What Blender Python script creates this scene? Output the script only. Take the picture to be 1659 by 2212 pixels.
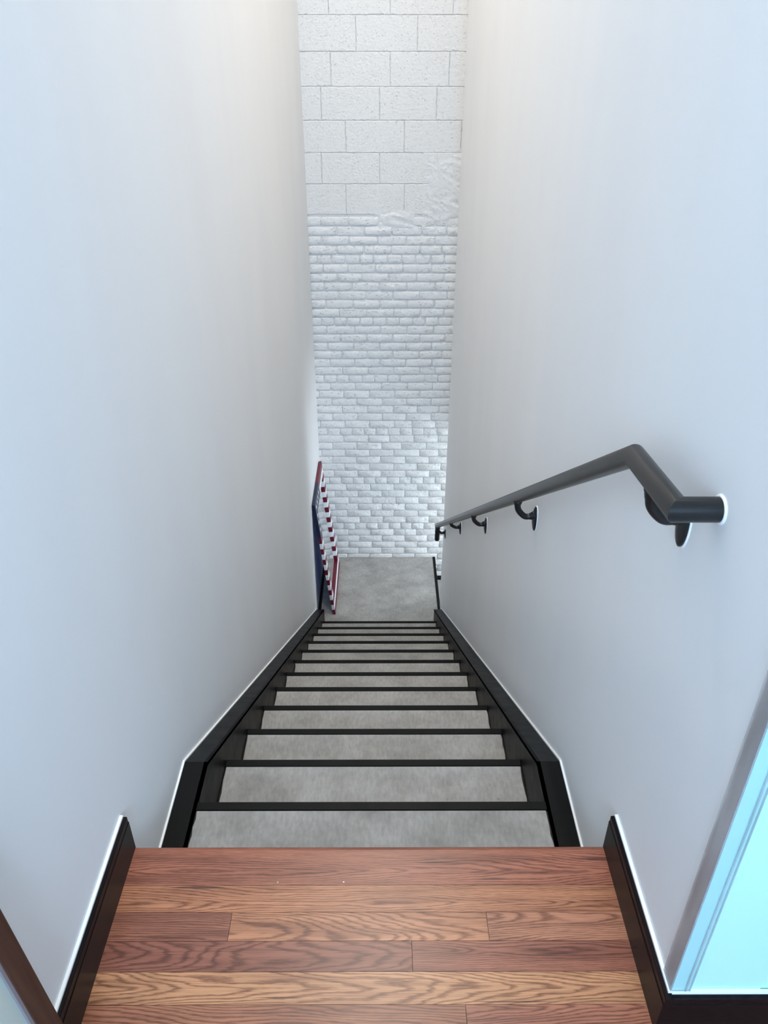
import bpy, bmesh, math, random
from mathutils import Vector, Matrix, noise

for o in list(bpy.data.objects):
    bpy.data.objects.remove(o, do_unlink=True)
scene = bpy.context.scene
COL = scene.collection
random.seed(7)

# ------------------------------------------------------------------ measures
XL, XR = -0.5453, 0.4874          # faces of the stair walls
D = 5.9034                        # brick wall face
Y0, T, R = 0.9919, 0.3107, 0.2008 # stair going and rise
NT = 12
ZL = -13 * R                      # landing level
YEND = 5.17                       # far end of the right wall
YC = 0.688                        # near corner of the right wall
EDGE = 1.0354                     # edge of the timber floor
CEIL = 4.5
ZB = 0.4244                       # top of brickwork, blocks above

# ------------------------------------------------------------------ camera
cd = bpy.data.cameras.new('camera')
cam = bpy.data.objects.new('camera', cd)
COL.objects.link(cam)
cam.location = (0, 0, 1.4672)
cam.rotation_euler = (math.pi / 2 - 0.5461, 0, -0.0022)
cd.sensor_fit = 'VERTICAL'
cd.sensor_height = 36
cd.lens = 36 * 1653.48 / 2212
cd.clip_start = 0.02
scene.camera = cam

# ------------------------------------------------------------------ world and light
w = bpy.data.worlds.new('world')
scene.world = w
w.use_nodes = True
w.node_tree.nodes['Background'].inputs[0].default_value = (0.55, 0.72, 1.0, 1)
w.node_tree.nodes['Background'].inputs[1].default_value = 0.6
vs = scene.view_settings
vs.view_transform = 'Standard'
vs.look = 'None'
vs.gamma = 1
vs.exposure = 0.74
scene.cycles.diffuse_bounces = 8
vs.use_curve_mapping = False

def area(name, loc, rot, sx, sy, power, col):
    l = bpy.data.lights.new(name, 'AREA')
    l.shape = 'RECTANGLE'; l.size = sx; l.size_y = sy
    l.energy = power; l.color = col
    o = bpy.data.objects.new(name, l)
    o.location = loc; o.rotation_euler = rot
    COL.objects.link(o)
    return o
# daylight through the window of the upper room, behind the camera (facing +y)
area('window_daylight', (0.15, -2.52, 2.2), (math.radians(86), 0, 0), 1.3, 1.4, 110, (0.46, 0.69, 1.0))
# added unseen fill for the lower bricks, at the passage end (facing -x)
area('passage_fill', (2.5, 5.54, -2.5), (0, math.radians(78), 0), 1.5, 0.66, 31, (0.76, 0.88, 1.0))

# ------------------------------------------------------------------ materials
def lin(c):
    return tuple((x / 12.92 if x <= 0.04045 else ((x + 0.055) / 1.055) ** 2.4) for x in [v / 255 for v in c]) + (1,)

def newmat(name, col=(0.8, 0.8, 0.8, 1), rough=0.5, metal=0.0, spec=0.5):
    m = bpy.data.materials.new(name)
    m.use_nodes = True
    b = m.node_tree.nodes['Principled BSDF']
    b.inputs['Base Color'].default_value = col
    b.inputs['Roughness'].default_value = rough
    b.inputs['Metallic'].default_value = metal
    b.inputs['Specular IOR Level'].default_value = spec
    return m, m.node_tree, b

def node(nt, t, **kw):
    n = nt.nodes.new(t)
    for k, v in kw.items():
        if k.startswith('i_'):
            n.inputs[k[2:].replace('_', ' ')].default_value = v
        else:
            setattr(n, k, v)
    return n

def ramp(nt, stops, interp='LINEAR'):
    n = nt.nodes.new('ShaderNodeValToRGB')
    n.color_ramp.interpolation = interp
    while len(n.color_ramp.elements) < len(stops):
        n.color_ramp.elements.new(0.5)
    for e, (p, c) in zip(n.color_ramp.elements, stops):
        e.position = p; e.color = c
    return n

def wpos(nt):
    return nt.nodes.new('ShaderNodeNewGeometry').outputs['Position']

def bump(nt, b, h, strength, dist):
    n = node(nt, 'ShaderNodeBump')
    n.inputs['Strength'].default_value = strength
    n.inputs['Distance'].default_value = dist
    nt.links.new(h, n.inputs['Height'])
    nt.links.new(n.outputs[0], b.inputs['Normal'])
    return n

def mix(nt, fac, a, b, mode='MIX'):
    n = nt.nodes.new('ShaderNodeMix'); n.data_type = 'RGBA'; n.blend_type = mode
    for s, v in ((0, fac), (6, a), (7, b)):
        if hasattr(v, 'is_output'): nt.links.new(v, n.inputs[s])
        else: n.inputs[s].default_value = v
    return n.outputs[2]

def mapped(nt, src, scale=(1, 1, 1), loc=(0, 0, 0)):
    n = nt.nodes.new('ShaderNodeMapping')
    n.inputs['Scale'].default_value = scale
    n.inputs['Location'].default_value = loc
    nt.links.new(src, n.inputs['Vector'])
    return n.outputs[0]

def paint_mat(name, c0, c1, rough=0.55):
    m, nt, b = newmat(name, c0, rough, spec=0.35)
    p = wpos(nt)
    n = node(nt, 'ShaderNodeTexNoise'); n.inputs['Scale'].default_value = 3.0; n.inputs['Detail'].default_value = 3
    nt.links.new(mapped(nt, p, (1, 1, 0.35)), n.inputs['Vector'])
    r = ramp(nt, [(0.38, c1), (0.62, c0)])
    nt.links.new(n.outputs[0], r.inputs[0])
    nt.links.new(r.outputs[0], b.inputs['Base Color'])
    f = node(nt, 'ShaderNodeTexNoise'); f.inputs['Scale'].default_value = 260; f.inputs['Detail'].default_value = 2
    nt.links.new(p, f.inputs['Vector'])
    bump(nt, b, f.outputs[0], 0.12, 0.001)
    return m

M = {}
M['wall'] = paint_mat('white_wall_paint', (0.84, 0.835, 0.825, 1), (0.82, 0.815, 0.81, 1))
M['blue_wall'] = paint_mat('pale_blue_wall_paint', (0.50, 0.78, 0.72, 1), (0.49, 0.77, 0.715, 1))
M['ceiling'] = paint_mat('ceiling_paint', (0.86, 0.86, 0.85, 1), (0.85, 0.85, 0.84, 1), 0.7)
M['caulk'] = newmat('white_caulk', (0.93, 0.93, 0.92, 1), 0.4)[0]

def brick_mat(name, base, shade, scale, strength, pit):
    m, nt, b = newmat(name, base, 0.42, spec=0.4)
    p = wpos(nt)
    a = node(nt, 'ShaderNodeTexNoise'); a.inputs['Scale'].default_value = scale; a.inputs['Detail'].default_value = 6
    a.inputs['Roughness'].default_value = 0.6
    nt.links.new(p, a.inputs['Vector'])
    v = node(nt, 'ShaderNodeTexNoise'); v.inputs['Scale'].default_value = pit; v.inputs['Detail'].default_value = 2
    nt.links.new(mapped(nt, p, (1, 1, 1.6)), v.inputs['Vector'])
    pr = ramp(nt, [(0.30, (0, 0, 0, 1)), (0.36, (1, 1, 1, 1))])
    nt.links.new(v.outputs[0], pr.inputs[0])
    h = node(nt, 'ShaderNodeMath', operation='MULTIPLY_ADD')
    nt.links.new(pr.outputs[0], h.inputs[0]); h.inputs[1].default_value = 0.35
    nt.links.new(a.outputs[0], h.inputs[2])
    bump(nt, b, h.outputs[0], strength, 0.012)
    c = mix(nt, pr.outputs[0], shade, base)
    nt.links.new(c, b.inputs['Base Color'])
    return m
M['brick'] = brick_mat('white_painted_brick', (0.80, 0.80, 0.785, 1), (0.68, 0.68, 0.67, 1), 36, 0.85, 45)
M['block'] = brick_mat('white_painted_block', (0.80, 0.785, 0.755, 1), (0.64, 0.625, 0.60, 1), 60, 0.55, 75)
M['mortar'] = brick_mat('white_painted_mortar', (0.79, 0.78, 0.76, 1), (0.68, 0.67, 0.655, 1), 40, 0.6, 60)

def steel_mat():
    m, nt, b = newmat('black_painted_steel', (0.006, 0.0066, 0.0066, 1), 0.42, 0.0, 0.09)
    n = node(nt, 'ShaderNodeTexNoise'); n.inputs['Scale'].default_value = 18; n.inputs['Detail'].default_value = 5
    nt.links.new(wpos(nt), n.inputs['Vector'])
    r = ramp(nt, [(0.35, (0.40,) * 3 + (1,)), (0.7, (0.47,) * 3 + (1,))])
    nt.links.new(n.outputs[0], r.inputs[0])
    nt.links.new(r.outputs[0], b.inputs['Roughness'])
    return m
M['steel'] = steel_mat()
M['rail'] = newmat('satin_black_rail', (0.010, 0.010, 0.0105, 1), 0.32, 0.0, 0.4)[0]
M['gap'] = newmat('black_sealant', (0.004, 0.004, 0.004, 1), 0.7)[0]

def concrete_mat():
    m, nt, b = newmat('grey_concrete', (0.3, 0.29, 0.27, 1), 0.6, 0.0, 0.35)
    p = wpos(nt)
    a = node(nt, 'ShaderNodeTexNoise'); a.inputs['Scale'].default_value = 6; a.inputs['Detail'].default_value = 8; a.inputs['Roughness'].default_value = 0.62
    nt.links.new(mapped(nt, p, (1, 1.3, 1)), a.inputs['Vector'])
    r = ramp(nt, [(0.30, (0.27, 0.265, 0.255, 1)), (0.5, (0.36, 0.352, 0.337, 1)), (0.72, (0.44, 0.435, 0.42, 1))])
    nt.links.new(a.outputs[0], r.inputs[0])
    s = node(nt, 'ShaderNodeTexNoise'); s.inputs['Scale'].default_value = 120; s.inputs['Detail'].default_value = 4
    nt.links.new(mapped(nt, p, (1, 0.35, 1)), s.inputs['Vector'])
    sr = ramp(nt, [(0.35, (0.82, 0.82, 0.81, 1)), (0.65, (1, 1, 1, 1))])
    nt.links.new(s.outputs[0], sr.inputs[0])
    c = mix(nt, 1.0, r.outputs[0], sr.outputs[0], 'MULTIPLY')
    v = node(nt, 'ShaderNodeTexVoronoi'); v.inputs['Scale'].default_value = 9
    nt.links.new(p, v.inputs['Vector'])
    vr = ramp(nt, [(0.02, (0.45, 0.43, 0.4, 1)), (0.032, (1, 1, 1, 1))])
    nt.links.new(v.outputs['Distance'], vr.inputs[0])
    c = mix(nt, 0.7, c, vr.outputs[0], 'MULTIPLY')
    nt.links.new(c, b.inputs['Base Color'])
    bump(nt, b, s.outputs[0], 0.15, 0.002)
    return m
M['concrete'] = concrete_mat()

def oak_mat():
    """Oak boards: growth rings cut lengthwise. Grain runs along local x; object colour gives each board its tone."""
    m, nt, b = newmat('red_oak_board', rough=0.33, spec=0.45)
    L = nt.links.new
    tc = nt.nodes.new('ShaderNodeTexCoord')
    oi = nt.nodes.new('ShaderNodeObjectInfo')
    off = node(nt, 'ShaderNodeMath', operation='MULTIPLY'); off.inputs[1].default_value = 37.0
    L(oi.outputs['Random'], off.inputs[0])
    comb = nt.nodes.new('ShaderNodeCombineXYZ'); L(off.outputs[0], comb.inputs[2]); L(off.outputs[0], comb.inputs[0])
    def coords(scale):
        v = mapped(nt, tc.outputs['Object'], scale)
        a = node(nt, 'ShaderNodeVectorMath', operation='ADD'); L(v, a.inputs[0]); L(comb.outputs[0], a.inputs[1])
        return a.outputs[0]
    # wandering of the rings
    n1 = node(nt, 'ShaderNodeTexNoise'); n1.inputs['Scale'].default_value = 1.0; n1.inputs['Detail'].default_value = 2.5
    n1.inputs['Roughness'].default_value = 0.45
    L(coords((2.6, 16, 1)), n1.inputs['Vector'])
    sep = nt.nodes.new('ShaderNodeSeparateXYZ'); L(tc.outputs['Object'], sep.inputs[0])
    # distance to pith: shallow cone gives cathedral arches
    # u: along, v: across
    vo = node(nt, 'ShaderNodeMath', operation='MULTIPLY_ADD')       # pith offset across, per board
    L(oi.outputs['Random'], vo.inputs[0]); vo.inputs[1].default_value = 0.05; vo.inputs[2].default_value = -0.025
    vv = node(nt, 'ShaderNodeMath', operation='ADD'); L(sep.outputs[1], vv.inputs[0]); L(vo.outputs[0], vv.inputs[1])
    v2 = node(nt, 'ShaderNodeMath', operation='POWER'); 
    va = node(nt, 'ShaderNodeMath', operation='ABSOLUTE'); L(vv.outputs[0], va.inputs[0])
    L(va.outputs[0], v2.inputs[0]); v2.inputs[1].default_value = 1.35
    v3 = node(nt, 'ShaderNodeMath', operation='MULTIPLY'); L(v2.outputs[0], v3.inputs[0]); av = node(nt, 'ShaderNodeMath', operation='MULTIPLY_ADD'); L(oi.outputs['Alpha'], av.inputs[0]); av.inputs[1].default_value = 620.0; av.inputs[2].default_value = 150.0; L(av.outputs[0], v3.inputs[1])
    u1 = node(nt, 'ShaderNodeMath', operation='MULTIPLY'); L(sep.outputs[0], u1.inputs[0]); au = node(nt, 'ShaderNodeMath', operation='MULTIPLY_ADD'); L(oi.outputs['Alpha'], au.inputs[0]); au.inputs[1].default_value = -15.0; au.inputs[2].default_value = 19.0; L(au.outputs[0], u1.inputs[1])
    s1 = node(nt, 'ShaderNodeMath', operation='ADD'); L(v3.outputs[0], s1.inputs[0]); L(u1.outputs[0], s1.inputs[1])
    nm = node(nt, 'ShaderNodeMath', operation='MULTIPLY'); L(n1.outputs[0], nm.inputs[0]); nm.inputs[1].default_value = 12.0
    s2 = node(nt, 'ShaderNodeMath', operation='ADD'); L(s1.outputs[0], s2.inputs[0]); L(nm.outputs[0], s2.inputs[1])
    # fine wobble so that lines look torn
    n2 = node(nt, 'ShaderNodeTexNoise'); n2.inputs['Scale'].default_value = 1.0; n2.inputs['Detail'].default_value = 3
    L(coords((40, 420, 1)), n2.inputs['Vector'])
    nm2 = node(nt, 'ShaderNodeMath', operation='MULTIPLY'); L(n2.outputs[0], nm2.inputs[0]); nm2.inputs[1].default_value = 0.7
    s3 = node(nt, 'ShaderNodeMath', operation='ADD'); L(s2.outputs[0], s3.inputs[0]); L(nm2.outputs[0], s3.inputs[1])
    fr = node(nt, 'ShaderNodeMath', operation='FRACT'); L(s3.outputs[0], fr.inputs[0])
    rr = ramp(nt, [(0.0, (0.42, 0.33, 0.31, 1)), (0.14, (0.55, 0.46, 0.43, 1)), (0.36, (0.98, 0.98, 0.98, 1)), (0.78, (1, 1, 1, 1)), (1.0, (0.46, 0.37, 0.35, 1))])
    L(fr.outputs[0], rr.inputs[0])
    # pores: short dark dashes
    n3 = node(nt, 'ShaderNodeTexNoise'); n3.inputs['Scale'].default_value = 1.0; n3.inputs['Detail'].default_value = 3
    L(coords((14, 520, 1)), n3.inputs['Vector'])
    pr = ramp(nt, [(0.36, (0.66, 0.60, 0.58, 1)), (0.52, (1, 1, 1, 1))])
    L(n3.outputs[0], pr.inputs[0])
    # broad tone drift and dark mineral streaks
    n4 = node(nt, 'ShaderNodeTexNoise'); n4.inputs['Scale'].default_value = 1.0; n4.inputs['Detail'].default_value = 2
    L(coords((3.0, 45, 1)), n4.inputs['Vector'])
    br = ramp(nt, [(0.30, (0.66, 0.58, 0.57, 1)), (0.58, (1.06, 1.05, 1.03, 1))])
    L(n4.outputs[0], br.inputs[0])
    n5 = node(nt, 'ShaderNodeTexNoise'); n5.inputs['Scale'].default_value = 1.0; n5.inputs['Detail'].default_value = 1
    L(coords((5.0, 110, 3)), n5.inputs['Vector'])
    mr = ramp(nt, [(0.22, (0.30, 0.24, 0.26, 1)), (0.30, (1, 1, 1, 1))])
    L(n5.outputs[0], mr.inputs[0])
    c = mix(nt, 1.0, oi.outputs['Color'], rr.outputs[0], 'MULTIPLY')
    c = mix(nt, 0.8, c, pr.outputs[0], 'MULTIPLY')
    c = mix(nt, 1.0, c, br.outputs[0], 'MULTIPLY')
    c = mix(nt, 1.0, c, mr.outputs[0], 'MULTIPLY')
    L(c, b.inputs['Base Color'])
    bump(nt, b, n3.outputs[0], 0.08, 0.001)
    return m
M['oak'] = oak_mat()

def dark_wood_mat(name, c0, c1, rough, sc):
    m, nt, b = newmat(name, rough=rough, spec=0.13)
    tc = nt.nodes.new('ShaderNodeTexCoord')
    n = node(nt, 'ShaderNodeTexNoise'); n.inputs['Scale'].default_value = 1; n.inputs['Detail'].default_value = 5
    nt.links.new(mapped(nt, tc.outputs['Object'], sc), n.inputs['Vector'])
    r = ramp(nt, [(0.35, c0), (0.7, c1)])
    nt.links.new(n.outputs[0], r.inputs[0]); nt.links.new(r.outputs[0], b.inputs['Base Color'])
    return m
M['espresso'] = dark_wood_mat('espresso_stained_wood', (0.004, 0.002, 0.0025, 1), (0.013, 0.007, 0.007, 1), 0.32, (60, 3, 220))
M['walnut'] = dark_wood_mat('brown_stained_wood', (0.060, 0.026, 0.018, 1), (0.095, 0.045, 0.030, 1), 0.45, (60, 60, 4))

# ------------------------------------------------------------------ mesh helpers
def link(o, parent=None):
    COL.objects.link(o)
    if parent: o.parent = parent
    return o

def obj(name, bm, mat, parent=None, smooth=False):
    me = bpy.data.meshes.new(name)
    bmesh.ops.recalc_face_normals(bm, faces=bm.faces)
    bm.to_mesh(me); bm.free()
    if smooth:
        for p in me.polygons: p.use_smooth = True
    me.materials.append(M[mat] if isinstance(mat, str) else mat)
    return link(bpy.data.objects.new(name, me), parent)

def tag(o, label, cat, group=None):
    o['label'] = label; o['category'] = cat
    if group: o['group'] = group
    return o

def structure(o, label=None):
    o['kind'] = 'structure'
    if label: o['label'] = label
    return o

def empty(name, loc=(0, 0, 0), rot=(0, 0, 0)):
    o = bpy.data.objects.new(name, None)
    o.empty_display_size = 0.1
    o.location = loc; o.rotation_euler = rot
    return link(o)

def box(bm, a, b, bev=0.0):
    vs_ = [bm.verts.new((x, y, z)) for x in (a[0], b[0]) for y in (a[1], b[1]) for z in (a[2], b[2])]
    idx = [(0, 1, 3, 2), (4, 6, 7, 5), (0, 4, 5, 1), (2, 3, 7, 6), (0, 2, 6, 4), (1, 5, 7, 3)]
    fs = [bm.faces.new([vs_[i] for i in f]) for f in idx]
    if bev > 0:
        es = list({e for f in fs for e in f.edges})
        bmesh.ops.bevel(bm, geom=es, offset=bev, segments=2, profile=0.5, affect='EDGES')
    return bm

def boxo(name, a, b, mat, parent=None, bev=0.0):
    return obj(name, box(bmesh.new(), a, b, bev), mat, parent)

def prism(bm, pts, axis, lo, hi):
    """pts: 2D outline; extruded along axis between lo and hi."""
    def P(p, h):
        if axis == 0: return (h, p[0], p[1])
        if axis == 1: return (p[0], h, p[1])
        return (p[0], p[1], h)
    A = [bm.verts.new(P(p, lo)) for p in pts]
    B = [bm.verts.new(P(p, hi)) for p in pts]
    n = len(pts)
    bm.faces.new(A); bm.faces.new(B[::-1])
    for i in range(n):
        bm.faces.new((A[i], A[(i + 1) % n], B[(i + 1) % n], B[i]))
    return bm

def tube(bm, pts, rad, seg=20, caps=True):
    """Mitred sweep of a circle along a polyline."""
    pts = [Vector(p) for p in pts]
    rads = rad if isinstance(rad, (list, tuple)) else [rad] * len(pts)
    d0 = (pts[1] - pts[0]).normalized()
    up = Vector((1, 0, 0)) if abs(d0.x) < 0.9 else Vector((0, 0, 1))
    u = d0.cross(up).normalized(); v = d0.cross(u).normalized()
    ring = [u * math.cos(2 * math.pi * i / seg) + v * math.sin(2 * math.pi * i / seg) for i in range(seg)]
    rings = []
    for k, p in enumerate(pts):
        if k == 0: dn, prev = d0, d0
        else: prev = (pts[k] - pts[k - 1]).normalized()
        nxt = (pts[k + 1] - pts[k]).normalized() if k < len(pts) - 1 else prev
        nrm = (prev + nxt).normalized()
        if k > 0:
            out = []
            for q in ring:      # slide along the incoming direction to the mitre plane
                t = -q.dot(nrm) / prev.dot(nrm)
                out.append(q + prev * t)
        else:
            out = ring
        rings.append([bm.verts.new(p + q * rads[k]) for q in out])
        # ring carried on, seen square to the next direction
        if k > 0 and k < len(pts) - 1:
            rot = prev.rotation_difference(nxt)
            ring = [rot @ q for q in ring]
    for a, b in zip(rings, rings[1:]):
        for i in range(seg):
            bm.faces.new((a[i], a[(i + 1) % seg], b[(i + 1) % seg], b[i]))
    if caps:
        bm.faces.new(rings[0][::-1]); bm.faces.new(rings[-1])
    return bm

def shade_auto(o, ang=40):
    me = o.data
    for p in me.polygons: p.use_smooth = True
    bm = bmesh.new(); bm.from_mesh(me)
    for e in bm.edges:
        if len(e.link_faces) == 2 and e.calc_face_angle(0) > math.radians(ang): e.smooth = False
    bm.to_mesh(me); bm.free()
    return o

# ------------------------------------------------------------------ the room shell
structure(boxo('wall_left', (XL - 0.12, -2.7, -5.2), (XL, D, CEIL), 'wall'))
structure(boxo('wall_right', (XR, YC, -5.2), (XR + 0.14, YEND, CEIL), 'wall'))
structure(boxo('wall_passage', (XR + 0.14, YEND - 0.12, -5.2), (2.6, YEND, CEIL), 'wall'))
structure(boxo('wall_front', (XR + 0.14, YC, -0.3), (3.3, YC + 0.12, CEIL), 'blue_wall'))
# blue face carried round to the very corner: a skim of paint on the wall end
structure(boxo('wall_front_return', (XR + 0.0005, YC - 0.002, 0), (XR + 0.15, YC, CEIL), 'blue_wall'))
structure(boxo('wall_east', (3.2, -2.7, -0.3), (3.3, YC, CEIL), 'wall'))
structure(boxo('ceiling', (XL - 0.12, -2.7, CEIL), (3.3, D + 0.2, CEIL + 0.1), 'ceiling'))
structure(boxo('wall_passage_end', (2.58, YEND, -5.2), (2.7, D + 0.2, CEIL), 'wall'))
structure(boxo('ceiling_fill_baffle', (XR + 0.14, YEND, -1.25), (2.58, D, -1.1), 'ceiling'))  # unseen, added to keep the passage fill off the upper left wall
structure(boxo('wall_fill_baffle', (XR + 0.14, YEND, -1.1), (XR + 0.24, D, CEIL), 'wall'))  # unseen, added to close off light above the passage
structure(boxo('floor_lower', (XL - 0.12, -0.5, -5.3), (2.7, D + 0.2, -5.2), 'concrete'))
# back wall of the upper room, with the window that lights it
bm = bmesh.new()
wx0, wx1, wz0, wz1 = -0.52, 0.82, 1.45, 2.95
box(bm, (XL, -2.7, -0.3), (wx0, -2.6, CEIL)); box(bm, (wx1, -2.7, -0.3), (3.2, -2.6, CEIL))
box(bm, (wx0, -2.7, -0.3), (wx1, -2.6, wz0)); box(bm, (wx0, -2.7, wz1), (wx1, -2.6, CEIL))
structure(obj('wall_back', bm, 'wall'))
win = structure(empty('window_1', ((wx0 + wx1) / 2, -2.65, wz0)))
hw = (wx1 - wx0) / 2; hh = wz1 - wz0
for a, b in (((-hw, -0.03, 0), (-hw + 0.06, 0.03, hh)), ((hw - 0.06, -0.03, 0), (hw, 0.03, hh)), ((-0.03, -0.03, 0.06), (0.03, 0.03, hh - 0.06)),
             ((-hw + 0.06, -0.03, 0), (hw - 0.06, 0.03, 0.06)), ((-hw + 0.06, -0.03, hh - 0.06), (hw - 0.06, 0.03, hh))):
    boxo('window_frame', a, b, 'caulk', win)

fill_surround = structure(empty('passage_fill_frame', (2.56, 5.54, -3.3)))  # frame added around the passage fill light; solid wall behind, no window
for a, b in (((-0.02, -0.35, 0), (0.02, -0.30, 1.6)), ((-0.02, 0.30, 0), (0.02, 0.35, 1.6)), ((-0.02, -0.30, 0), (0.02, 0.30, 0.05)), ((-0.02, -0.30, 1.55), (0.02, 0.30, 1.6)), ((-0.02, -0.30, 0.78), (0.02, 0.30, 0.82))):
    boxo('window_frame', a, b, 'caulk', fill_surround)  # bars of that added frame

# ceiling downlights
lamp_m, nt_, b_ = newmat('lamp_lens', (1, 1, 1, 1), 0.5)
b_.inputs['Emission Color'].default_value = (1, 0.86, 0.70, 1); b_.inputs['Emission Strength'].default_value = 6
def downlight(x, y, power, where):
    root = empty('ceiling_downlight', (x, y, CEIL))
    bm = bmesh.new(); n = 28
    prof = [(0.075, 0.0), (0.095, 0.0), (0.095, -0.006), (0.078, -0.012), (0.075, -0.004)]
    vs_ = [[bm.verts.new((r_ * math.cos(2 * math.pi * i / n), r_ * math.sin(2 * math.pi * i / n), z)) for r_, z in prof] for i in range(n)]
    for i in range(n):
        for k in range(len(prof)):
            bm.faces.new((vs_[i][k], vs_[i][(k + 1) % 5], vs_[(i + 1) % n][(k + 1) % 5], vs_[(i + 1) % n][k]))
    obj('trim_ring', bm, 'ceiling', root, True)
    bm = bmesh.new()
    bmesh.ops.create_circle(bm, cap_ends=True, radius=0.076, segments=n, matrix=Matrix.Translation((0, 0, -0.002)))
    obj('lens', bm, lamp_m, root)
    l = bpy.data.lights.new('lamp', 'SPOT'); l.spot_size = math.radians(112); l.spot_blend = 1.0; l.shadow_soft_size = 0.06; l.energy = power; l.color = (1.0, 0.915, 0.81)
    lo = bpy.data.objects.new('lamp', l); lo.location = (0, 0, -0.02); link(lo, root)
    tag(root, 'round white recessed ceiling downlight ' + where, 'light', 'ceiling downlights')
downlight(-0.03, 1.5, 40, 'over the top of the stairs')
downlight(-0.03, 3.0, 140, 'over the middle of the stairs')
downlight(0.15, 4.6, 128, 'in front of the brick wall')

# ------------------------------------------------------------------ timber floor
floor = structure(boxo('floor', (XL, -2.6, -0.30), (XR, 0.99, -0.02), 'espresso'))
structure(boxo('floor_east', (XR, -2.6, -0.30), (3.2, YC, -0.02), 'espresso'))
def oak(x0, x1, y0, y1, tone, nose=False, grain=0.6):
    bm = bmesh.new()
    cx, cy = (x0 + x1) / 2, (y0 + y1) / 2
    g = 0.0004
    if nose:
        pts = [(y0 - cy + g, -0.03), (y0 - cy + g, 0.0)]
        for k in range(7):
            a = math.pi / 2 - k * math.pi / 6
            pts.append((y1 - cy - 0.012 + 0.012 * math.cos(a), -0.012 + 0.012 * math.sin(a)))
        pts += [(y1 - cy - 0.012, -0.03)]
        prism(bm, pts, 0, x0 - cx + g, x1 - cx - g)
    else:
        box(bm, (x0 - cx + g, y0 - cy + g, -0.0198), (x1 - cx - g, y1 - cy - g, 0.0))
    o = obj('plank', bm, 'oak', floor)
    o.location = (cx, cy, 0)
    if nose: o.location.z = 0.0
    o.color = lin((tone[0] * 0.83, tone[1] * 0.715, tone[2] * 0.635))[:3] + (grain,)
    return o
BX0, BX1 = XL, XR
nosing = oak(BX0, BX1, 0.9428, EDGE, (190, 133, 112), True, 0.9)
W_ = 0.0572
oak(BX0, BX1, 0.8856, 0.9428, (214, 163, 128), grain=0.8)
r2 = 0.8856
oak(BX0, -0.299, r2 - W_, r2, (178, 126, 106), grain=0.95); oak(-0.299, 0.2045, r2 - W_, r2, (214, 164, 130), grain=0.15); oak(0.2045, BX1, r2 - W_, r2, (208, 160, 134), grain=0.35)
r3 = r2 - W_
oak(BX0, 0.055, r3 - W_, r3, (164, 112, 97), grain=0.12); oak(0.055, BX1, r3 - W_, r3, (186, 132, 113), grain=0.85)
r4 = r3 - W_
oak(BX0, BX1, r4 - W_, r4, (226, 184, 144), grain=0.4)
r5 = r4 - W_
oak(BX0, 0.1475, r5 - W_, r5, (192, 141, 114)); oak(0.1475, BX1 + 0.6, r5 - W_, r5, (192, 138, 116))
tones = [(200, 150, 120), (186, 130, 108), (220, 175, 138), (178, 124, 104), (208, 158, 126)]
y = r5 - W_
k = 0
while y > -0.6:
    xs = [BX0, random.uniform(-0.3, 0.3), random.uniform(0.8, 1.2), 1.9]
    for a, b in zip(xs, xs[1:]):
        oak(a, b, y - W_, y, tones[k % 5]); k += 1
    y -= W_
# nail heads set in the nosing board
for px in (-0.187, -0.052):
    bm = bmesh.new()
    bmesh.ops.create_cone(bm, cap_ends=True, segments=10, radius1=0.0022, radius2=0.0016, depth=0.0012, matrix=Matrix.Translation((px, -0.040, 0.0004)))
    obj('nail_head', bm, newmat('nail_steel', (0.35, 0.33, 0.32, 1), 0.35, 0.8)[0], nosing)

# ------------------------------------------------------------------ baseboards
def base_profile(s):        # s: direction away from the wall
    return [(0, 0), (0.015 * s, 0), (0.015 * s, 0.0835), (0.0135 * s, 0.086), (0.0135 * s, 0.099), (0.012 * s, 0.1005), (0, 0.1005)]
bm = prism(bmesh.new(), [(XL + a, z) for a, z in base_profile(1)], 1, -2.6, 1.031)
bl = structure(obj('baseboard_left', bm, 'espresso'))
boxo('caulk_line', (XL, -2.6, 0.1005), (XL + 0.006, 1.031, 0.1055), 'caulk', bl)
bm = prism(bmesh.new(), [(XR - a, z) for a, z in base_profile(1)], 1, YC - 0.017, 1.031)
brd = structure(obj('baseboard_right', bm, 'espresso'))
boxo('caulk_line', (XR - 0.006, YC - 0.006, 0.1005), (XR, 1.031, 0.1055), 'caulk', brd)
bm = prism(bmesh.new(), [(YC - 0.002 - a, z) for a, z in base_profile(1)], 0, XR - 0.0005, 3.2)
bfr = structure(obj('baseboard_front', bm, 'espresso'))
boxo('caulk_line', (XR, YC - 0.008, 0.1005), (3.2, YC - 0.002, 0.1055), 'caulk', bfr)

# ------------------------------------------------------------------ brick wall
wall_far = structure(boxo('wall_far', (XL - 0.12, D + 0.008, -5.2), (2.7, D + 0.2, CEIL), 'mortar'))
FP, PI_, YA, HH = 1653.48, 0.5461, -0.0022, 1.4672
def px_on_wall(px, py):     # photo measure -> point on the brick face
    u, v = (px - 829.5) / FP, (1106 - py) / FP
    yl = math.cos(PI_) + v * math.sin(PI_); zl_ = -math.sin(PI_) + v * math.cos(PI_)
    X = math.cos(YA) * u - math.sin(YA) * yl; Y = math.sin(YA) * u + math.cos(YA) * yl
    t = D / Y
    return t * X, HH + t * zl_

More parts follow.
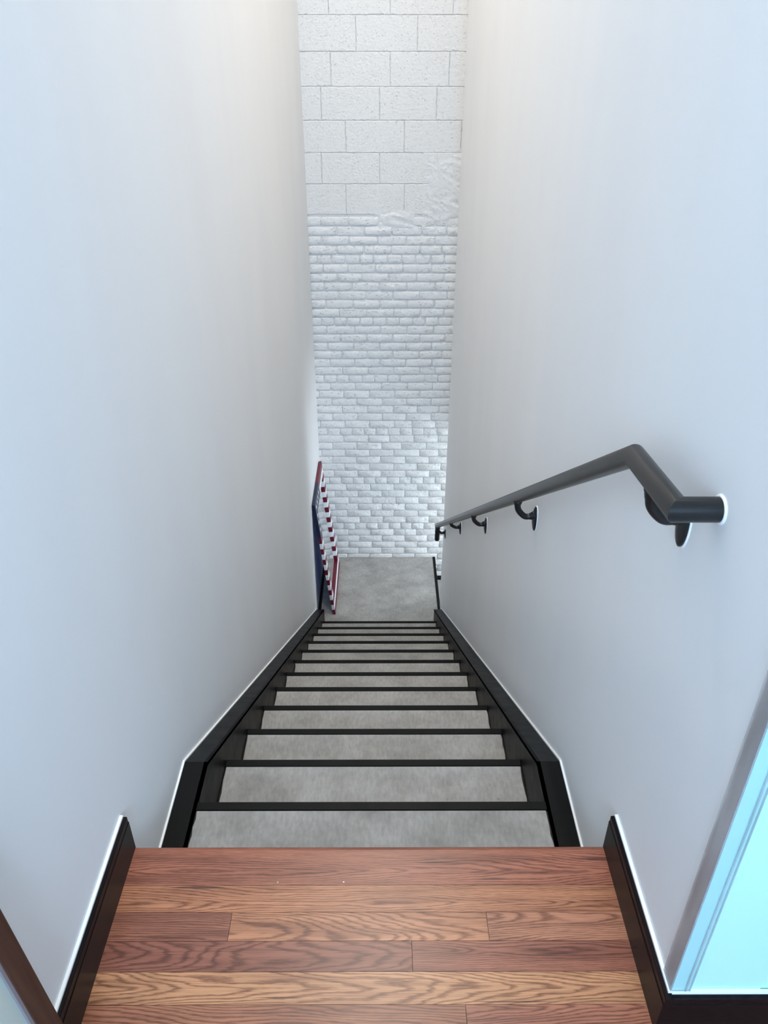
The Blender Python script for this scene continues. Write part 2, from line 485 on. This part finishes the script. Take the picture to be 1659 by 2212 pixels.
def brick_mesh(bm, x0, x1, z0, z1, rnd, proud, edge, rough, flat=1.0):
    """Uneven, softly rounded brick: outline ring set back, a proud inner ring and a cap."""
    c = rnd.uniform(0.004, 0.009)
    o = [(x0 + c, z0), ((x0 + x1) / 2 + rnd.uniform(-.03, .03) * (x1 - x0), z0), (x1 - c, z0), (x1, z0 + c), (x1, z1 - c),
         (x1 - c, z1), ((x0 + x1) / 2 + rnd.uniform(-.03, .03) * (x1 - x0), z1), (x0 + c, z1), (x0, z1 - c), (x0, z0 + c)]
    j = rough
    o = [(a + rnd.uniform(-j, j), b + rnd.uniform(-j, j)) for a, b in o]
    mx, mz = (x0 + x1) / 2, (z0 + z1) / 2
    hx, hz = (x1 - x0) / 2, (z1 - z0) / 2
    def ins(p, d): return (mx + (p[0] - mx) * (hx - d) / hx, mz + (p[1] - mz) * (hz - d) / hz)
    tilt = rnd.uniform(-.012, .012) * flat; tz = rnd.uniform(-.010, .010) * flat
    A = [bm.verts.new((p[0], D + 0.012, p[1])) for p in o]
    B = [bm.verts.new((p[0], D + 0.0015 - proud * 0.3, p[1])) for p in (ins(q, edge * 0.25) for q in o)]
    Cc = [bm.verts.new((p[0], D - proud + tilt * (p[0] - mx) * 0.4 + tz * (p[1] - mz) + rnd.uniform(-.0006, .0006), p[1])) for p in (ins(q, edge) for q in o)]
    n = len(o)
    for r0, r1 in ((A, B), (B, Cc)):
        for i in range(n):
            bm.faces.new((r0[i], r0[(i + 1) % n], r1[(i + 1) % n], r1[i]))
    bm.faces.new(Cc)

def brick_obj(name, x0, x1, z0, z1, rnd, mat, proud, edge, rough, flat=1.0):
    bm = bmesh.new()
    brick_mesh(bm, x0, x1, z0, z1, rnd, proud, edge, rough, flat)
    cx, cz = (x0 + x1) / 2, (z0 + z1) / 2
    bmesh.ops.translate(bm, verts=bm.verts, vec=(-cx, -D, -cz))
    o = obj(name, bm, mat, wall_far, True)
    o.location = (cx, D, cz)
    return o

def block_obj(x0, x1, z0, z1, rnd):
    """Concrete block with a ragged, slightly eased edge, nearly flush with its neighbours."""
    def side(a, b):
        n = max(3, int((Vector(b) - Vector(a)).length / 0.013))
        out = []
        for i in range(n):
            t = i / n
            p = Vector(a) * (1 - t) + Vector(b) * t
            out.append(p)
        return out
    ring = side((x0, z0), (x1, z0)) + side((x1, z0), (x1, z1)) + side((x1, z1), (x0, z1)) + side((x0, z1), (x0, z0))
    cx, cz = (x0 + x1) / 2, (z0 + z1) / 2
    bm = bmesh.new()
    A, B, C2 = [], [], []
    for p in ring:
        horiz = abs(p.y - z0) < 1e-6 or abs(p.y - z1) < 1e-6
        w = abs(noise.noise(Vector((p.x * 30, 7.7, p.y * 30)))) * 0.0045 + (rnd.uniform(0.002, 0.006) if rnd.random() < 0.08 else 0) + 0.0004
        if not horiz: w += 0.0001
        d = Vector((cx - p.x, cz - p.y))
        dx = math.copysign(1, d.x) * (0 if horiz else 1); dz = math.copysign(1, d.y) * (1 if horiz else 0)
        q = (p.x + dx * w, p.y + dz * w)
        e = 0.0035 if horiz else 0.002
        q2 = (q[0] + math.copysign(e, d.x), q[1] + math.copysign(e, d.y))
        A.append(bm.verts.new((q[0] - cx, 0.012, q[1] - cz)))
        B.append(bm.verts.new((q[0] - cx, (0.0022 if horiz else 0.0018), q[1] - cz)))
        C2.append(bm.verts.new((q2[0] - cx, -0.0006, q2[1] - cz)))
    n = len(ring)
    for r0, r1 in ((A, B), (B, C2)):
        for i in range(n):
            bm.faces.new((r0[i], r0[(i + 1) % n], r1[(i + 1) % n], r1[i]))
    bm.faces.new(C2)
    o = obj('concrete_block', bm, 'block', wall_far)
    o.location = (cx, D + rnd.uniform(-0.0014, 0.0014), cz)
    return o

S2 = 4.366
BR = [  # joints per course, read in the photo (upper half then lower half)
 (2, 162, [235, 495, 780, 1050, 1310, 1420]), (2, 252, [380, 645, 900, 1190, 1420]), (2, 345, [238, 500, 770, 1040, 1310]),
 (2, 435, [380, 638, 900, 1170, 1375]), (2, 528, [197, 333, 463, 600, 728, 860, 995, 1125, 1265, 1400]), (2, 618, [255, 488, 745, 1008, 1275]),
 (2, 708, [388, 618, 878, 1135, 1395]), (2, 792, [265, 525, 785, 1045, 1310]), (2, 875, [400, 660, 915, 1165, 1420]),
 (2, 955, [278, 538, 790, 1045, 1300]), (2, 1037, [408, 663, 920, 1170, 1395]), (2, 1117, [237, 357, 480, 603, 725, 850, 972, 1100, 1215, 1340]),
 (2, 1195, [292, 550, 795, 1045, 1295]), (2, 1275, [420, 668, 912, 1165, 1400]), (2, 1352, [300, 545, 790, 1035, 1275]),
 (2, 1430, [430, 672, 910, 1163, 1370]), (2, 1508, [320, 555, 793, 1037, 1278]), (2, 1584, [200, 440, 680, 922, 1165, 1312]),
 (2, 1660, [265, 385, 500, 622, 740, 860, 980, 1215, 1335]), (2, 1735, [325, 560, 805, 1048, 1285]),
 (3, 62, [218, 450, 690, 930, 1165, 1395]), (3, 133, [340, 575, 808, 1040, 1270]), (3, 208, [435, 675, 915, 1140, 1345]),
 (3, 273, [345, 578, 810, 1038, 1270]), (3, 343, [230, 460, 690, 925, 1090, 1310]), (3, 412, [300, 415, 530, 640, 750, 865, 980, 1095, 1200, 1325]),
 (3, 480, [225, 450, 685, 880, 1110, 1335]), (3, 545, [345, 575, 808, 990, 1225]), (3, 610, [240, 465, 690, 920, 1165, 1340]),
 (3, 676, [345, 570, 795, 1028, 1250]), (3, 740, [460, 690, 915, 1140, 1360]), (3, 802, [360, 580, 800, 1035, 1255]),
 (3, 863, [315, 425, 535, 640, 748, 855, 973, 1082, 1195, 1308]), (3, 925, [475, 700, 920, 1145, 1365]), (3, 988, [365, 585, 805, 1022, 1250]),
 (3, 1052, [500, 720, 940, 1155, 1375]), (3, 1113, [370, 585, 810, 1025, 1240]), (3, 1175, [485, 705, 920, 1150, 1330]),
 (3, 1232, [385, 600, 820, 1035, 1250]), (3, 1295, [345, 450, 555, 665, 770, 875, 985, 1090, 1200, 1310]), (3, 1357, [490, 705, 920, 1130, 1330]),
 (3, 1417, [390, 600, 810, 1025, 1235]), (3, 1475, [500, 715, 930, 1140, 1350]), (3, 1532, [375, 590, 805, 1020, 1235])]
C_ = 0.0678
ztop0 = ZB - 0.0182
rnd = random.Random(3)
XVIS = 0.60
rest = bmesh.new()
nb = 0
for i in range(len(BR) + 4):
    z1 = ztop0 - C_ * i; z0 = z1 - C_
    if i < len(BR):
        crop, cy_, js = BR[i]
        oy = 440 if crop == 2 else 840
        xs = [px_on_wall(640 + j / S2, oy + cy_ / S2)[0] for j in js]
    else:
        xs = [-0.33 + 0.21 * q + (0.105 if i % 2 else 0) for q in range(5)]
    step = 0.2085
    header = len(xs) >= 9
    while xs[0] - step * (0.55 if header else 1) > XL - 0.02: xs.insert(0, xs[0] - step * (0.5 if header else 1))
    xs.insert(0, XL - 0.01)
    if xs[1] - xs[0] < 0.03: xs.pop(1)
    while xs[-1] < 2.5: xs.append(xs[-1] + (step / 2 if header and xs[-1] < 0.6 else step))
    for q, (a, b) in enumerate(zip(xs, xs[1:])):
        if i == 0 and abs((a + b) / 2 - px_on_wall(640 + 915 / S2, 478)[0]) < 0.06: continue     # the broken-out brick
        jt = rnd.uniform(0.0006, 0.0036) if i < 17 else rnd.uniform(0.0003, 0.0022); jz = rnd.uniform(0.0022, 0.0042) if i < 20 else rnd.uniform(0.0016, 0.0034)
        prd = rnd.uniform(0.0005, 0.0045)
        args = (a + jt, b - jt, z0 + jz, z1 - jz)
        hidden = i >= len(BR) and a < 0.2
        if b - a < 0.02: continue
        if a < XVIS and nb < 300 and not hidden:
            brick_obj('brick', *args, rnd, 'brick', prd, rnd.uniform(0.004, 0.0075), 0.0018); nb += 1
        else:
            brick_mesh(rest, *args, rnd, prd, 0.009, 0.0018)
# lower rows and the part behind the right wall, out of the photo's sight
for i in range(len(BR) + 4, len(BR) + 30):
    z1 = ztop0 - C_ * i; z0 = z1 - C_
    x = XL - 0.01 - (0.1 if i % 2 else 0)
    while x < 2.5:
        brick_mesh(rest, max(x, XL) + 0.004, x + 0.2045, z0 + 0.004, z1 - 0.004, rnd, 0.002, 0.009, 0.0018)
        x += 0.2085
ro = obj('brick_courses', rest, 'brick', wall_far, True)
ro['kind'] = 'stuff'

# concrete blocks above
BLK = [[370, 925, 1490], [615, 1170, 1700], [390, 925, 1455], [305, 830, 1340], [525, 1050, 1560], [310, 830, 1340], [530, 1050, 1570]]
BY = [70, 300, 620, 940, 1235, 1510, 1790]
S1 = 4.1475
for i in range(12):
    ri = 6 - i
    z0 = ZB + 0.2032 * i; z1 = min(z0 + 0.2032, CEIL)
    if ri >= 0:
        xs = [px_on_wall(620 + j / S1, BY[ri] / S1)[0] for j in BLK[ri]]
    else:
        xs = [-0.27 + (0.2 if i % 2 else 0), 0.13 + (0.2 if i % 2 else 0), 0.54 + (0.2 if i % 2 else 0)]
    while xs[0] - 0.4064 > XL: xs.insert(0, xs[0] - 0.4064)
    xs.insert(0, XL - 0.01)
    while xs[-1] < 2.5: xs.append(xs[-1] + 0.4064)
    if i == 0: z0 -= 0.004
    for a, b in zip(xs, xs[1:]):
        block_obj(a, b, z0, z1, rnd)

# lumpy mortar smeared over the blocks by the right wall and in the broken-out brick
def smear(name, pts_px, nx, nz, amp, seed, base):
    (ax, ay), (bx, by) = pts_px
    x0, z1 = px_on_wall(ax, ay); x1, z0 = px_on_wall(bx, by)
    bm = bmesh.new()
    g = []
    for j in range(nz + 1):
        row = []
        for i in range(nx + 1):
            s, t = i / nx, j / nz
            x = x0 + (x1 - x0) * s; z = z0 + (z1 - z0) * t
            p = Vector((x * 9 + 1.2 * noise.noise(Vector((x * 9, 1, z * 9))), seed, z * 22 + x * 8))
            n_ = 0.9 - 2.2 * abs(noise.noise(p)) + 0.35 * noise.noise(p * 2.6)
            edge = min(s * 3.0, 1.0) if name == 'plaster_smear' else min(s, 1 - s) * 3
            edge = min(edge, min(t, 1 - t) * 3)
            edge += 0.55 * noise.noise(Vector((x * 22, 3 + seed, z * 22)))
            h = base * max(-1, min(1, edge * 2.4 - 0.9)) + amp * n_ * max(0, min(1, edge * 2))
            row.append(bm.verts.new((x, D - h, z)))
        g.append(row)
    for j in range(nz):
        for i in range(nx):
            bm.faces.new((g[j][i], g[j][i + 1], g[j + 1][i + 1], g[j + 1][i]))
    o = obj(name, bm, 'mortar', wall_far, True)
    return o
smear('plaster_smear', ((915, 318), (1004, 500)), 44, 80, 0.0045, 4.0, 0.0032)
smear('mortar_lump', ((808, 452), (902, 500)), 36, 20, 0.0045, 9.0, 0.003)

# ------------------------------------------------------------------ stairs
def flight(name, label, loc, rotz, wl, wr, n, hf, ycut, web=0.0664, foot=None):
    """Steel flight: two channel stringers and n concrete filled pans. Local: x across, y forward, z up; floor above at z=0."""
    root = empty(name, loc, (0, 0, rotz))
    slope = -R / T
    nl = lambda y: -(y / T) * R + hf           # top of stringer along the pitch
    yb = (R + 0.0 + hf) * T / R                # where the level piece meets the pitch
    yb = 0.4415
    z_lvl = -R - 0.001
    hfe = z_lvl - slope * yb                    # pitch line through the break
    top = lambda y: z_lvl if y <= yb else slope * y + hfe
    for s, wx in ((-1, wl), (1, wr)):
        st = empty('stringer'); st.parent = root
        # part mesh: web plate + flange in one channel
        bm = bmesh.new()
        xi = wx - s * web
        dep = 0.30
        prof = [(0.02, z_lvl), (yb, z_lvl), (ycut, top(ycut)), (ycut, top(ycut) - 0.32), (yb, z_lvl - dep), (0.02, z_lvl - dep)]
        prism(bm, prof, 0, min(xi, xi + s * 0.009), max(xi, xi + s * 0.009))
        tf = 0.010
        fl = [(0.02, z_lvl), (yb, z_lvl), (ycut, top(ycut)), (ycut, top(ycut) - tf * 1.19), (yb - 0.003, z_lvl - tf), (0.02, z_lvl - tf)]
        prism(bm, fl, 0, min(xi, wx - s * 0.0005), max(xi, wx - s * 0.0005))
        bpy.data.objects.remove(st, do_unlink=True)
        st = obj('stringer', bm, 'steel', root)
        bm = bmesh.new()
        cz = 0.0045
        cl = [(0.02, z_lvl), (yb, z_lvl), (ycut, top(ycut)), (ycut, top(ycut) + cz * 1.2), (yb + 0.001, z_lvl + cz), (0.02, z_lvl + cz)]
        prism(bm, cl, 0, min(wx - s * 0.005, wx), max(wx - s * 0.005, wx))
        obj('caulk_line', bm, 'caulk', st)
    a, b = wl + web, wr - web
    for k in range(1, n + 1):
        yf, z = k * T, -k * R
        yk = yf - T
        bm = bmesh.new()
        # folded pan: front lip, downstand (riser of the next step) and back upstand
        lip = 0.025
        box(bm, (a, yf - lip, z - 0.012), (b, yf, z), 0.0015)
        box(bm, (a, yf - 0.006, z - R - 0.005), (b, yf, z - 0.012))
        box(bm, (a, yk + 0.0005, z - 0.05), (b, yf - 0.006, z - 0.045))
        pan = obj('step_pan', bm, 'steel', root)
        g = 0.0035
        rr = random.Random(k)
        bm = bmesh.new()
        # concrete with slightly ragged side edges
        L_, R_ = [], []
        m_ = 12
        y0c, y1c = yk + 0.001, yf - lip - 0.001
        for i in range(m_ + 1):
            yy = y0c + (y1c - y0c) * i / m_
            L_.append((a + g + rr.uniform(-.0015, .002), yy)); R_.append((b - g + rr.uniform(-.002, .0015), yy))
        prism(bm, L_ + R_[::-1], 2, z - 0.045, z - 0.0025)
        obj('concrete_fill', bm, 'concrete', pan)
        boxo('sealant_joint', (a, y0c, z - 0.044), (a + g + 0.0025, yf - lip, z - 0.006), 'gap', pan)
        boxo('sealant_joint', (b - g - 0.0025, y0c, z - 0.044), (b, yf - lip, z - 0.006), 'gap', pan)
    if foot: boxo('foot_slab', (a, n * T + 0.001, -(n + 1) * R - 0.06), (b, foot, -(n + 1) * R - 0.002), 'concrete', root)
    tag(root, label, 'staircase')
    return root
cx = (XL + XR) / 2
flight('staircase', 'straight black steel staircase with grey concrete treads between white walls', (cx, Y0, 0), 0, XL - cx, XR - cx, NT, 0.0818, 4.945 - Y0, foot=4.947 - Y0)
pw = (D - YEND)
flight('staircase', 'lower flight of black steel steps going down right beside the brick wall', (0.492, (D + YEND) / 2, ZL), -math.pi / 2, -pw / 2 + 0.016, pw / 2 - 0.002, 5, 0.08, 5 * T + 0.1)
# trimmer closing the gap under the floor edge
structure(boxo('trim_1', (XL, 0.985, -0.25), (XR, 0.9915, -0.03), 'steel'))

# ------------------------------------------------------------------ landing
FOOT = 4.948
land = empty('landing', (0, FOOT, ZL))
tag(land, 'grey concrete stair landing at the foot of the brick wall', 'landing')
ly = D - FOOT - 0.008
boxo('slab', (XL + 0.024, 0.0, -0.06), (0.4665, ly + 0.006, -0.002), 'concrete', land)
boxo('edge_bar', (XL, 0.005, -0.15), (XL + 0.024, ly + 0.006, 0.012), 'steel', land, 0.0015)
boxo('edge_bar', (0.4665, 0.0, -0.15), (0.4905, ly + 0.006, 0.002), 'steel', land, 0.0015)
boxo('under_plate', (XL, 0.0, -0.15), (0.4905, ly + 0.006, -0.14), 'steel', land)

# ------------------------------------------------------------------ handrail
RX = 0.4243; RR = 0.019
rail = empty('handrail', (XR, 0.95, 0.7946))
ro_ = Vector(rail.location)
pts = [(XR - 0.002, 0.944, 0.897), (RX, 0.944, 0.897), (RX, 1.150, 0.879), (RX, 4.965, -1.672), (RX, 4.985, -1.80)]
pts[3] = (RX, 4.975, -1.678); pts[4] = (RX, 4.990, -1.815)
bm = tube(bmesh.new(), [Vector(p) - ro_ for p in pts], RR, 32)
pipe = shade_auto(obj('rail_pipe', bm, 'rail', rail), 25)
bm = bmesh.new()
bmesh.ops.create_uvsphere(bm, u_segments=20, v_segments=10, radius=RR, matrix=Matrix.Translation(Vector(pts[4]) - ro_) @ Matrix.Diagonal((1, 1, 0.7, 1)))
obj('end_cap', bm, 'rail', rail, True)
def disc(bm, c, ry, rz, th, seg=28, dome=0.0):
    """Oval plate lying on the right wall (normal -x)."""
    rings = []
    for x, f in ((0.0, 1.0), (-th * 0.7, 1.0), (-th, 0.86), (-th - dome, 0.35)):
        rings.append([bm.verts.new((c[0] + x, c[1] + ry * f * math.cos(2 * math.pi * i / seg), c[2] + rz * f * math.sin(2 * math.pi * i / seg))) for i in range(seg)])
    for a, b in zip(rings, rings[1:]):
        for i in range(seg): bm.faces.new((a[i], a[(i + 1) % seg], b[(i + 1) % seg], b[i]))
    bm.faces.new(rings[0]); bm.faces.new(rings[-1][::-1])
bm = bmesh.new(); disc(bm, (XR - ro_.x, 0.944 - ro_.y, 0.897 - ro_.z), RR + 0.0035, RR + 0.0035, 0.003)
obj('caulk_ring', bm, 'caulk', rail, True)
def rail_z(y):
    (y1, z1), (y2, z2) = ((1.150, 0.879), (4.975, -1.678))
    return 0.888 if y < 1.15 else z1 + (z2 - z1) * (y - y1) / (y2 - y1)
for (py_, pz_) in ((1.042, 0.812), (2.065, 0.187), (3.032, -0.452), (4.007, -1.088), (4.955, -1.741)):
    zr = rail_z(py_) - RR
    pc = Vector((XR, py_, pz_))
    arm = []
    hz = max(0.016, min(0.03, (zr - pz_) * 0.3))
    a0 = pc + Vector((-0.006, 0, 0.012)); top_ = Vector((RX, py_, zr + 0.004))
    lowz = pz_ + 0.012
    ctrl = [a0, a0 + Vector((-0.018, 0, -0.004)), Vector((RX + 0.024, py_, lowz - 0.002)), Vector((RX + 0.006, py_, lowz + (zr - lowz) * 0.35)), Vector((RX, py_, lowz + (zr - lowz) * 0.72)), top_]
    # smooth the control line (Catmull-Rom)
    line = []
    cc = [ctrl[0]] + ctrl + [ctrl[-1]]
    for i in range(1, len(cc) - 2):
        for s in range(5):
            t = s / 5
            p0, p1, p2, p3 = cc[i - 1:i + 3]
            line.append(0.5 * ((2 * p1) + (p2 - p0) * t + (2 * p0 - 5 * p1 + 4 * p2 - p3) * t * t + (3 * p1 - p0 - 3 * p2 + p3) * t ** 3))
    line.append(ctrl[-1])
    n_ = len(line)
    rads = [0.0098 + 0.006 * max(0, 1 - i / 5) + 0.006 * max(0, (i - n_ + 6) / 6) for i in range(n_)]
    bm = tube(bmesh.new(), [p - ro_ for p in line], rads, 14)
    # saddle under the pipe
    br_ = obj('bracket', bm, 'rail', rail, True)
    bm = bmesh.new(); disc(bm, pc - ro_, 0.021, 0.043, 0.008, dome=0.004)
    obj('wall_plate', bm, 'rail', br_, True)
    bm = bmesh.new(); disc(bm, pc - ro_, 0.024, 0.046, 0.0022)
    obj('caulk_ring', bm, 'caulk', br_, True)
    for sg in (-1, 1):
        bm = bmesh.new()
        bmesh.ops.create_uvsphere(bm, u_segments=8, v_segments=6, radius=0.004, matrix=Matrix.Translation(pc - ro_ + Vector((-0.0085, 0, -0.024 if sg < 0 else 0.032))) @ Matrix.Diagonal((0.5, 1, 1, 1)))
        obj('screw', bm, 'rail', br_, True)
tag(rail, 'black pipe handrail with curved brackets on the right wall', 'handrail')

# ------------------------------------------------------------------ clear corner guard on the wall corner
def plastic():
    m, nt, b = newmat('clear_plastic', (0.50, 0.46, 0.46, 1), 0.25)
    b.inputs['Alpha'].default_value = 0.42
    b.inputs['Coat Weight'].default_value = 0.3
    n = node(nt, 'ShaderNodeTexNoise'); n.inputs['Scale'].default_value = 1; n.inputs['Detail'].default_value = 4
    nt.links.new(mapped(nt, wpos(nt), (40, 40, 5)), n.inputs['Vector'])
    r = ramp(nt, [(0.35, (0.34, 0.31, 0.31, 1)), (0.7, (0.62, 0.59, 0.60, 1))])
    nt.links.new(n.outputs[0], r.inputs[0]); nt.links.new(r.outputs[0], b.inputs['Base Color'])
    return m
M['plastic'] = plastic()
M['plastic2'] = newmat('clear_plastic_thin', (0.42, 0.62, 0.72, 1), 0.15)[0]
M['plastic2'].node_tree.nodes['Principled BSDF'].inputs['Alpha'].default_value = 0.14
guard = empty('corner_guard', (XR, YC, 0.1055))
tag(guard, 'clear plastic corner guard running up the wall corner at right', 'corner guard')
hg = 1.9
boxo('side_wing', (-0.0035, -0.004, 0), (-0.0006, 0.030, hg), 'plastic', guard)
boxo('front_wing', (-0.0035, -0.0055, 0), (0.030, -0.0026, hg), 'plastic2', guard)
boxo('front_edge', (0.021, -0.0062, 0), (0.0235, -0.0055, hg), 'plastic', guard)
boxo('front_edge', (0.0295, -0.0062, 0), (0.0305, -0.0026, hg), 'plastic', guard)

# ------------------------------------------------------------------ striped flag mirror leaning on the left wall
FH, FW, FT = 1.075, 0.735, 0.023
N_S = 21
def flag_mat():
    m, nt, b = newmat('flag_paint', rough=0.38, spec=0.5)
    tc = nt.nodes.new('ShaderNodeTexCoord'); sp = nt.nodes.new('ShaderNodeSeparateXYZ'); nt.links.new(tc.outputs['Object'], sp.inputs[0])
    def mth(op, a, bb):
        n = node(nt, 'ShaderNodeMath', operation=op)
        for i, v in enumerate((a, bb)):
            if hasattr(v, 'is_output'): nt.links.new(v, n.inputs[i])
            else: n.inputs[i].default_value = v
        return n.outputs[0]
    st = mth('MODULO', mth('MULTIPLY', mth('ADD', sp.outputs[2], 0.0005), N_S / (FH + 0.001)), 2.0)
    white = mth('GREATER_THAN', st, 1.0)
    c = mix(nt, white, lin((104, 3, 36)), (0.80, 0.82, 0.84, 1))
    ina = mth('LESS_THAN', sp.outputs[1], 0.365)
    inb = mth('GREATER_THAN', sp.outputs[2], FH * (1 - 6.0 / N_S))
    c = mix(nt, mth('MULTIPLY', ina, inb), c, lin((8, 19, 56)))
    nt.links.new(c, b.inputs['Base Color'])
    return m
M['flag'] = flag_mat()
M['blue_back'] = newmat('royal_blue_back', (0.0, 0.14, 0.66, 1), 0.5)[0]
def mirror_mat():
    m, nt, b = newmat('scuffed_mirror', (0.80, 0.83, 0.85, 1), 0.04, 1.0)
    tc = nt.nodes.new('ShaderNodeTexCoord')
    n = node(nt, 'ShaderNodeTexNoise'); n.inputs['Scale'].default_value = 1; n.inputs['Detail'].default_value = 5
    nt.links.new(mapped(nt, tc.outputs['Object'], (1, 26, 5)), n.inputs['Vector'])
    r = ramp(nt, [(0.55, (0.03,) * 3 + (1,)), (0.75, (0.22,) * 3 + (1,))])
    nt.links.new(n.outputs[0], r.inputs[0]); nt.links.new(r.outputs[0], b.inputs['Roughness'])
    r2_ = ramp(nt, [(0.3, (0.70, 0.74, 0.76, 1)), (0.75, (0.86, 0.88, 0.90, 1))])
    nt.links.new(n.outputs[0], r2_.inputs[0]); nt.links.new(r2_.outputs[0], b.inputs['Base Color'])
    return m
M['mirror'] = mirror_mat()
th = math.asin((0.5453 - 0.397 - FT) / FH)
flag = empty('flag_mirror', (-0.395, 5.052, ZL - 0.002 + FT * math.sin(th)), (0, -th, 0))
tag(flag, 'tall mirror framed in red and white stripes and navy corner, leaning left', 'mirror')
s_ = FH / N_S
RW = 2 * s_ + 0.002; SW = 0.085
boxo('side_rail', (-FT, 0, 0), (0, SW, FH), 'flag', flag, 0.001)
boxo('side_rail', (-FT, FW - SW, 0), (0, FW, FH), 'flag', flag, 0.001)
boxo('bottom_rail', (-FT, SW, 0), (0, FW - SW, RW), 'flag', flag, 0.001)
boxo('top_rail', (-FT, SW, FH - RW), (0, FW - SW, FH), 'flag', flag, 0.001)
boxo('mirror_glass', (-FT + 0.002, SW, RW), (-FT + 0.006, FW - SW, FH - RW), 'mirror', flag)
boxo('back_panel', (-FT - 0.003, 0.02, 0.02), (-FT + 0.0015, FW - 0.02, FH - 0.03), 'blue_back', flag)
def star(u, v, r_):
    bm = bmesh.new()
    pts = []
    for k in range(10):
        a = math.pi / 2 + k * math.pi / 5
        q = r_ if k % 2 == 0 else r_ * 0.4
        pts.append((u + q * math.cos(a), v + q * math.sin(a)))
    prism(bm, pts, 0, 0.0, 0.0012)
    obj('star', bm, 'caulk', flag)
for u in (0.06, 0.135, 0.21, 0.285): star(u, FH - 0.052, 0.022)
for v in (0.12, 0.185, 0.25): star(0.043, FH - v, 0.022)

# ------------------------------------------------------------------ framed panel leaning in the near left corner
lean = math.atan(0.0582)
LH, LW, LT = 0.80, 0.62, 0.020
M['pale'] = newmat('pale_green_glass', (0.56, 0.62, 0.56, 1), 0.2, 0.0, 0.5)[0]
M['lilac'] = newmat('grey_lip', (0.26, 0.23, 0.24, 1), 0.4)[0]
pan = empty('framed_panel', (-0.4823, 0.60 - LW, 0.0 + LT * math.sin(lean)), (0, -lean, 0))
tag(pan, 'brown wooden frame with pale greenish glass leaning in the near left corner', 'frame')
sw = 0.041
boxo('side_rail', (-LT, LW - sw, 0), (0, LW, LH), 'walnut', pan, 0.002)
boxo('side_rail', (-LT, 0, 0), (0, sw, LH), 'walnut', pan, 0.002)
boxo('bottom_rail', (-LT, sw, 0), (0, LW - sw, sw), 'walnut', pan, 0.002)
boxo('top_rail', (-LT, sw, LH - sw), (0, LW - sw, LH), 'walnut', pan, 0.002)
boxo('glass', (-LT + 0.004, sw, sw), (-0.006, LW - sw, LH - sw), 'pale', pan)
for a, b in (((-0.007, LW - sw - 0.006, sw), (-0.002, LW - sw, LH - sw)), ((-0.007, sw, sw), (-0.002, sw + 0.006, LH - sw))):
    boxo('inner_lip', a, b, 'lilac', pan)
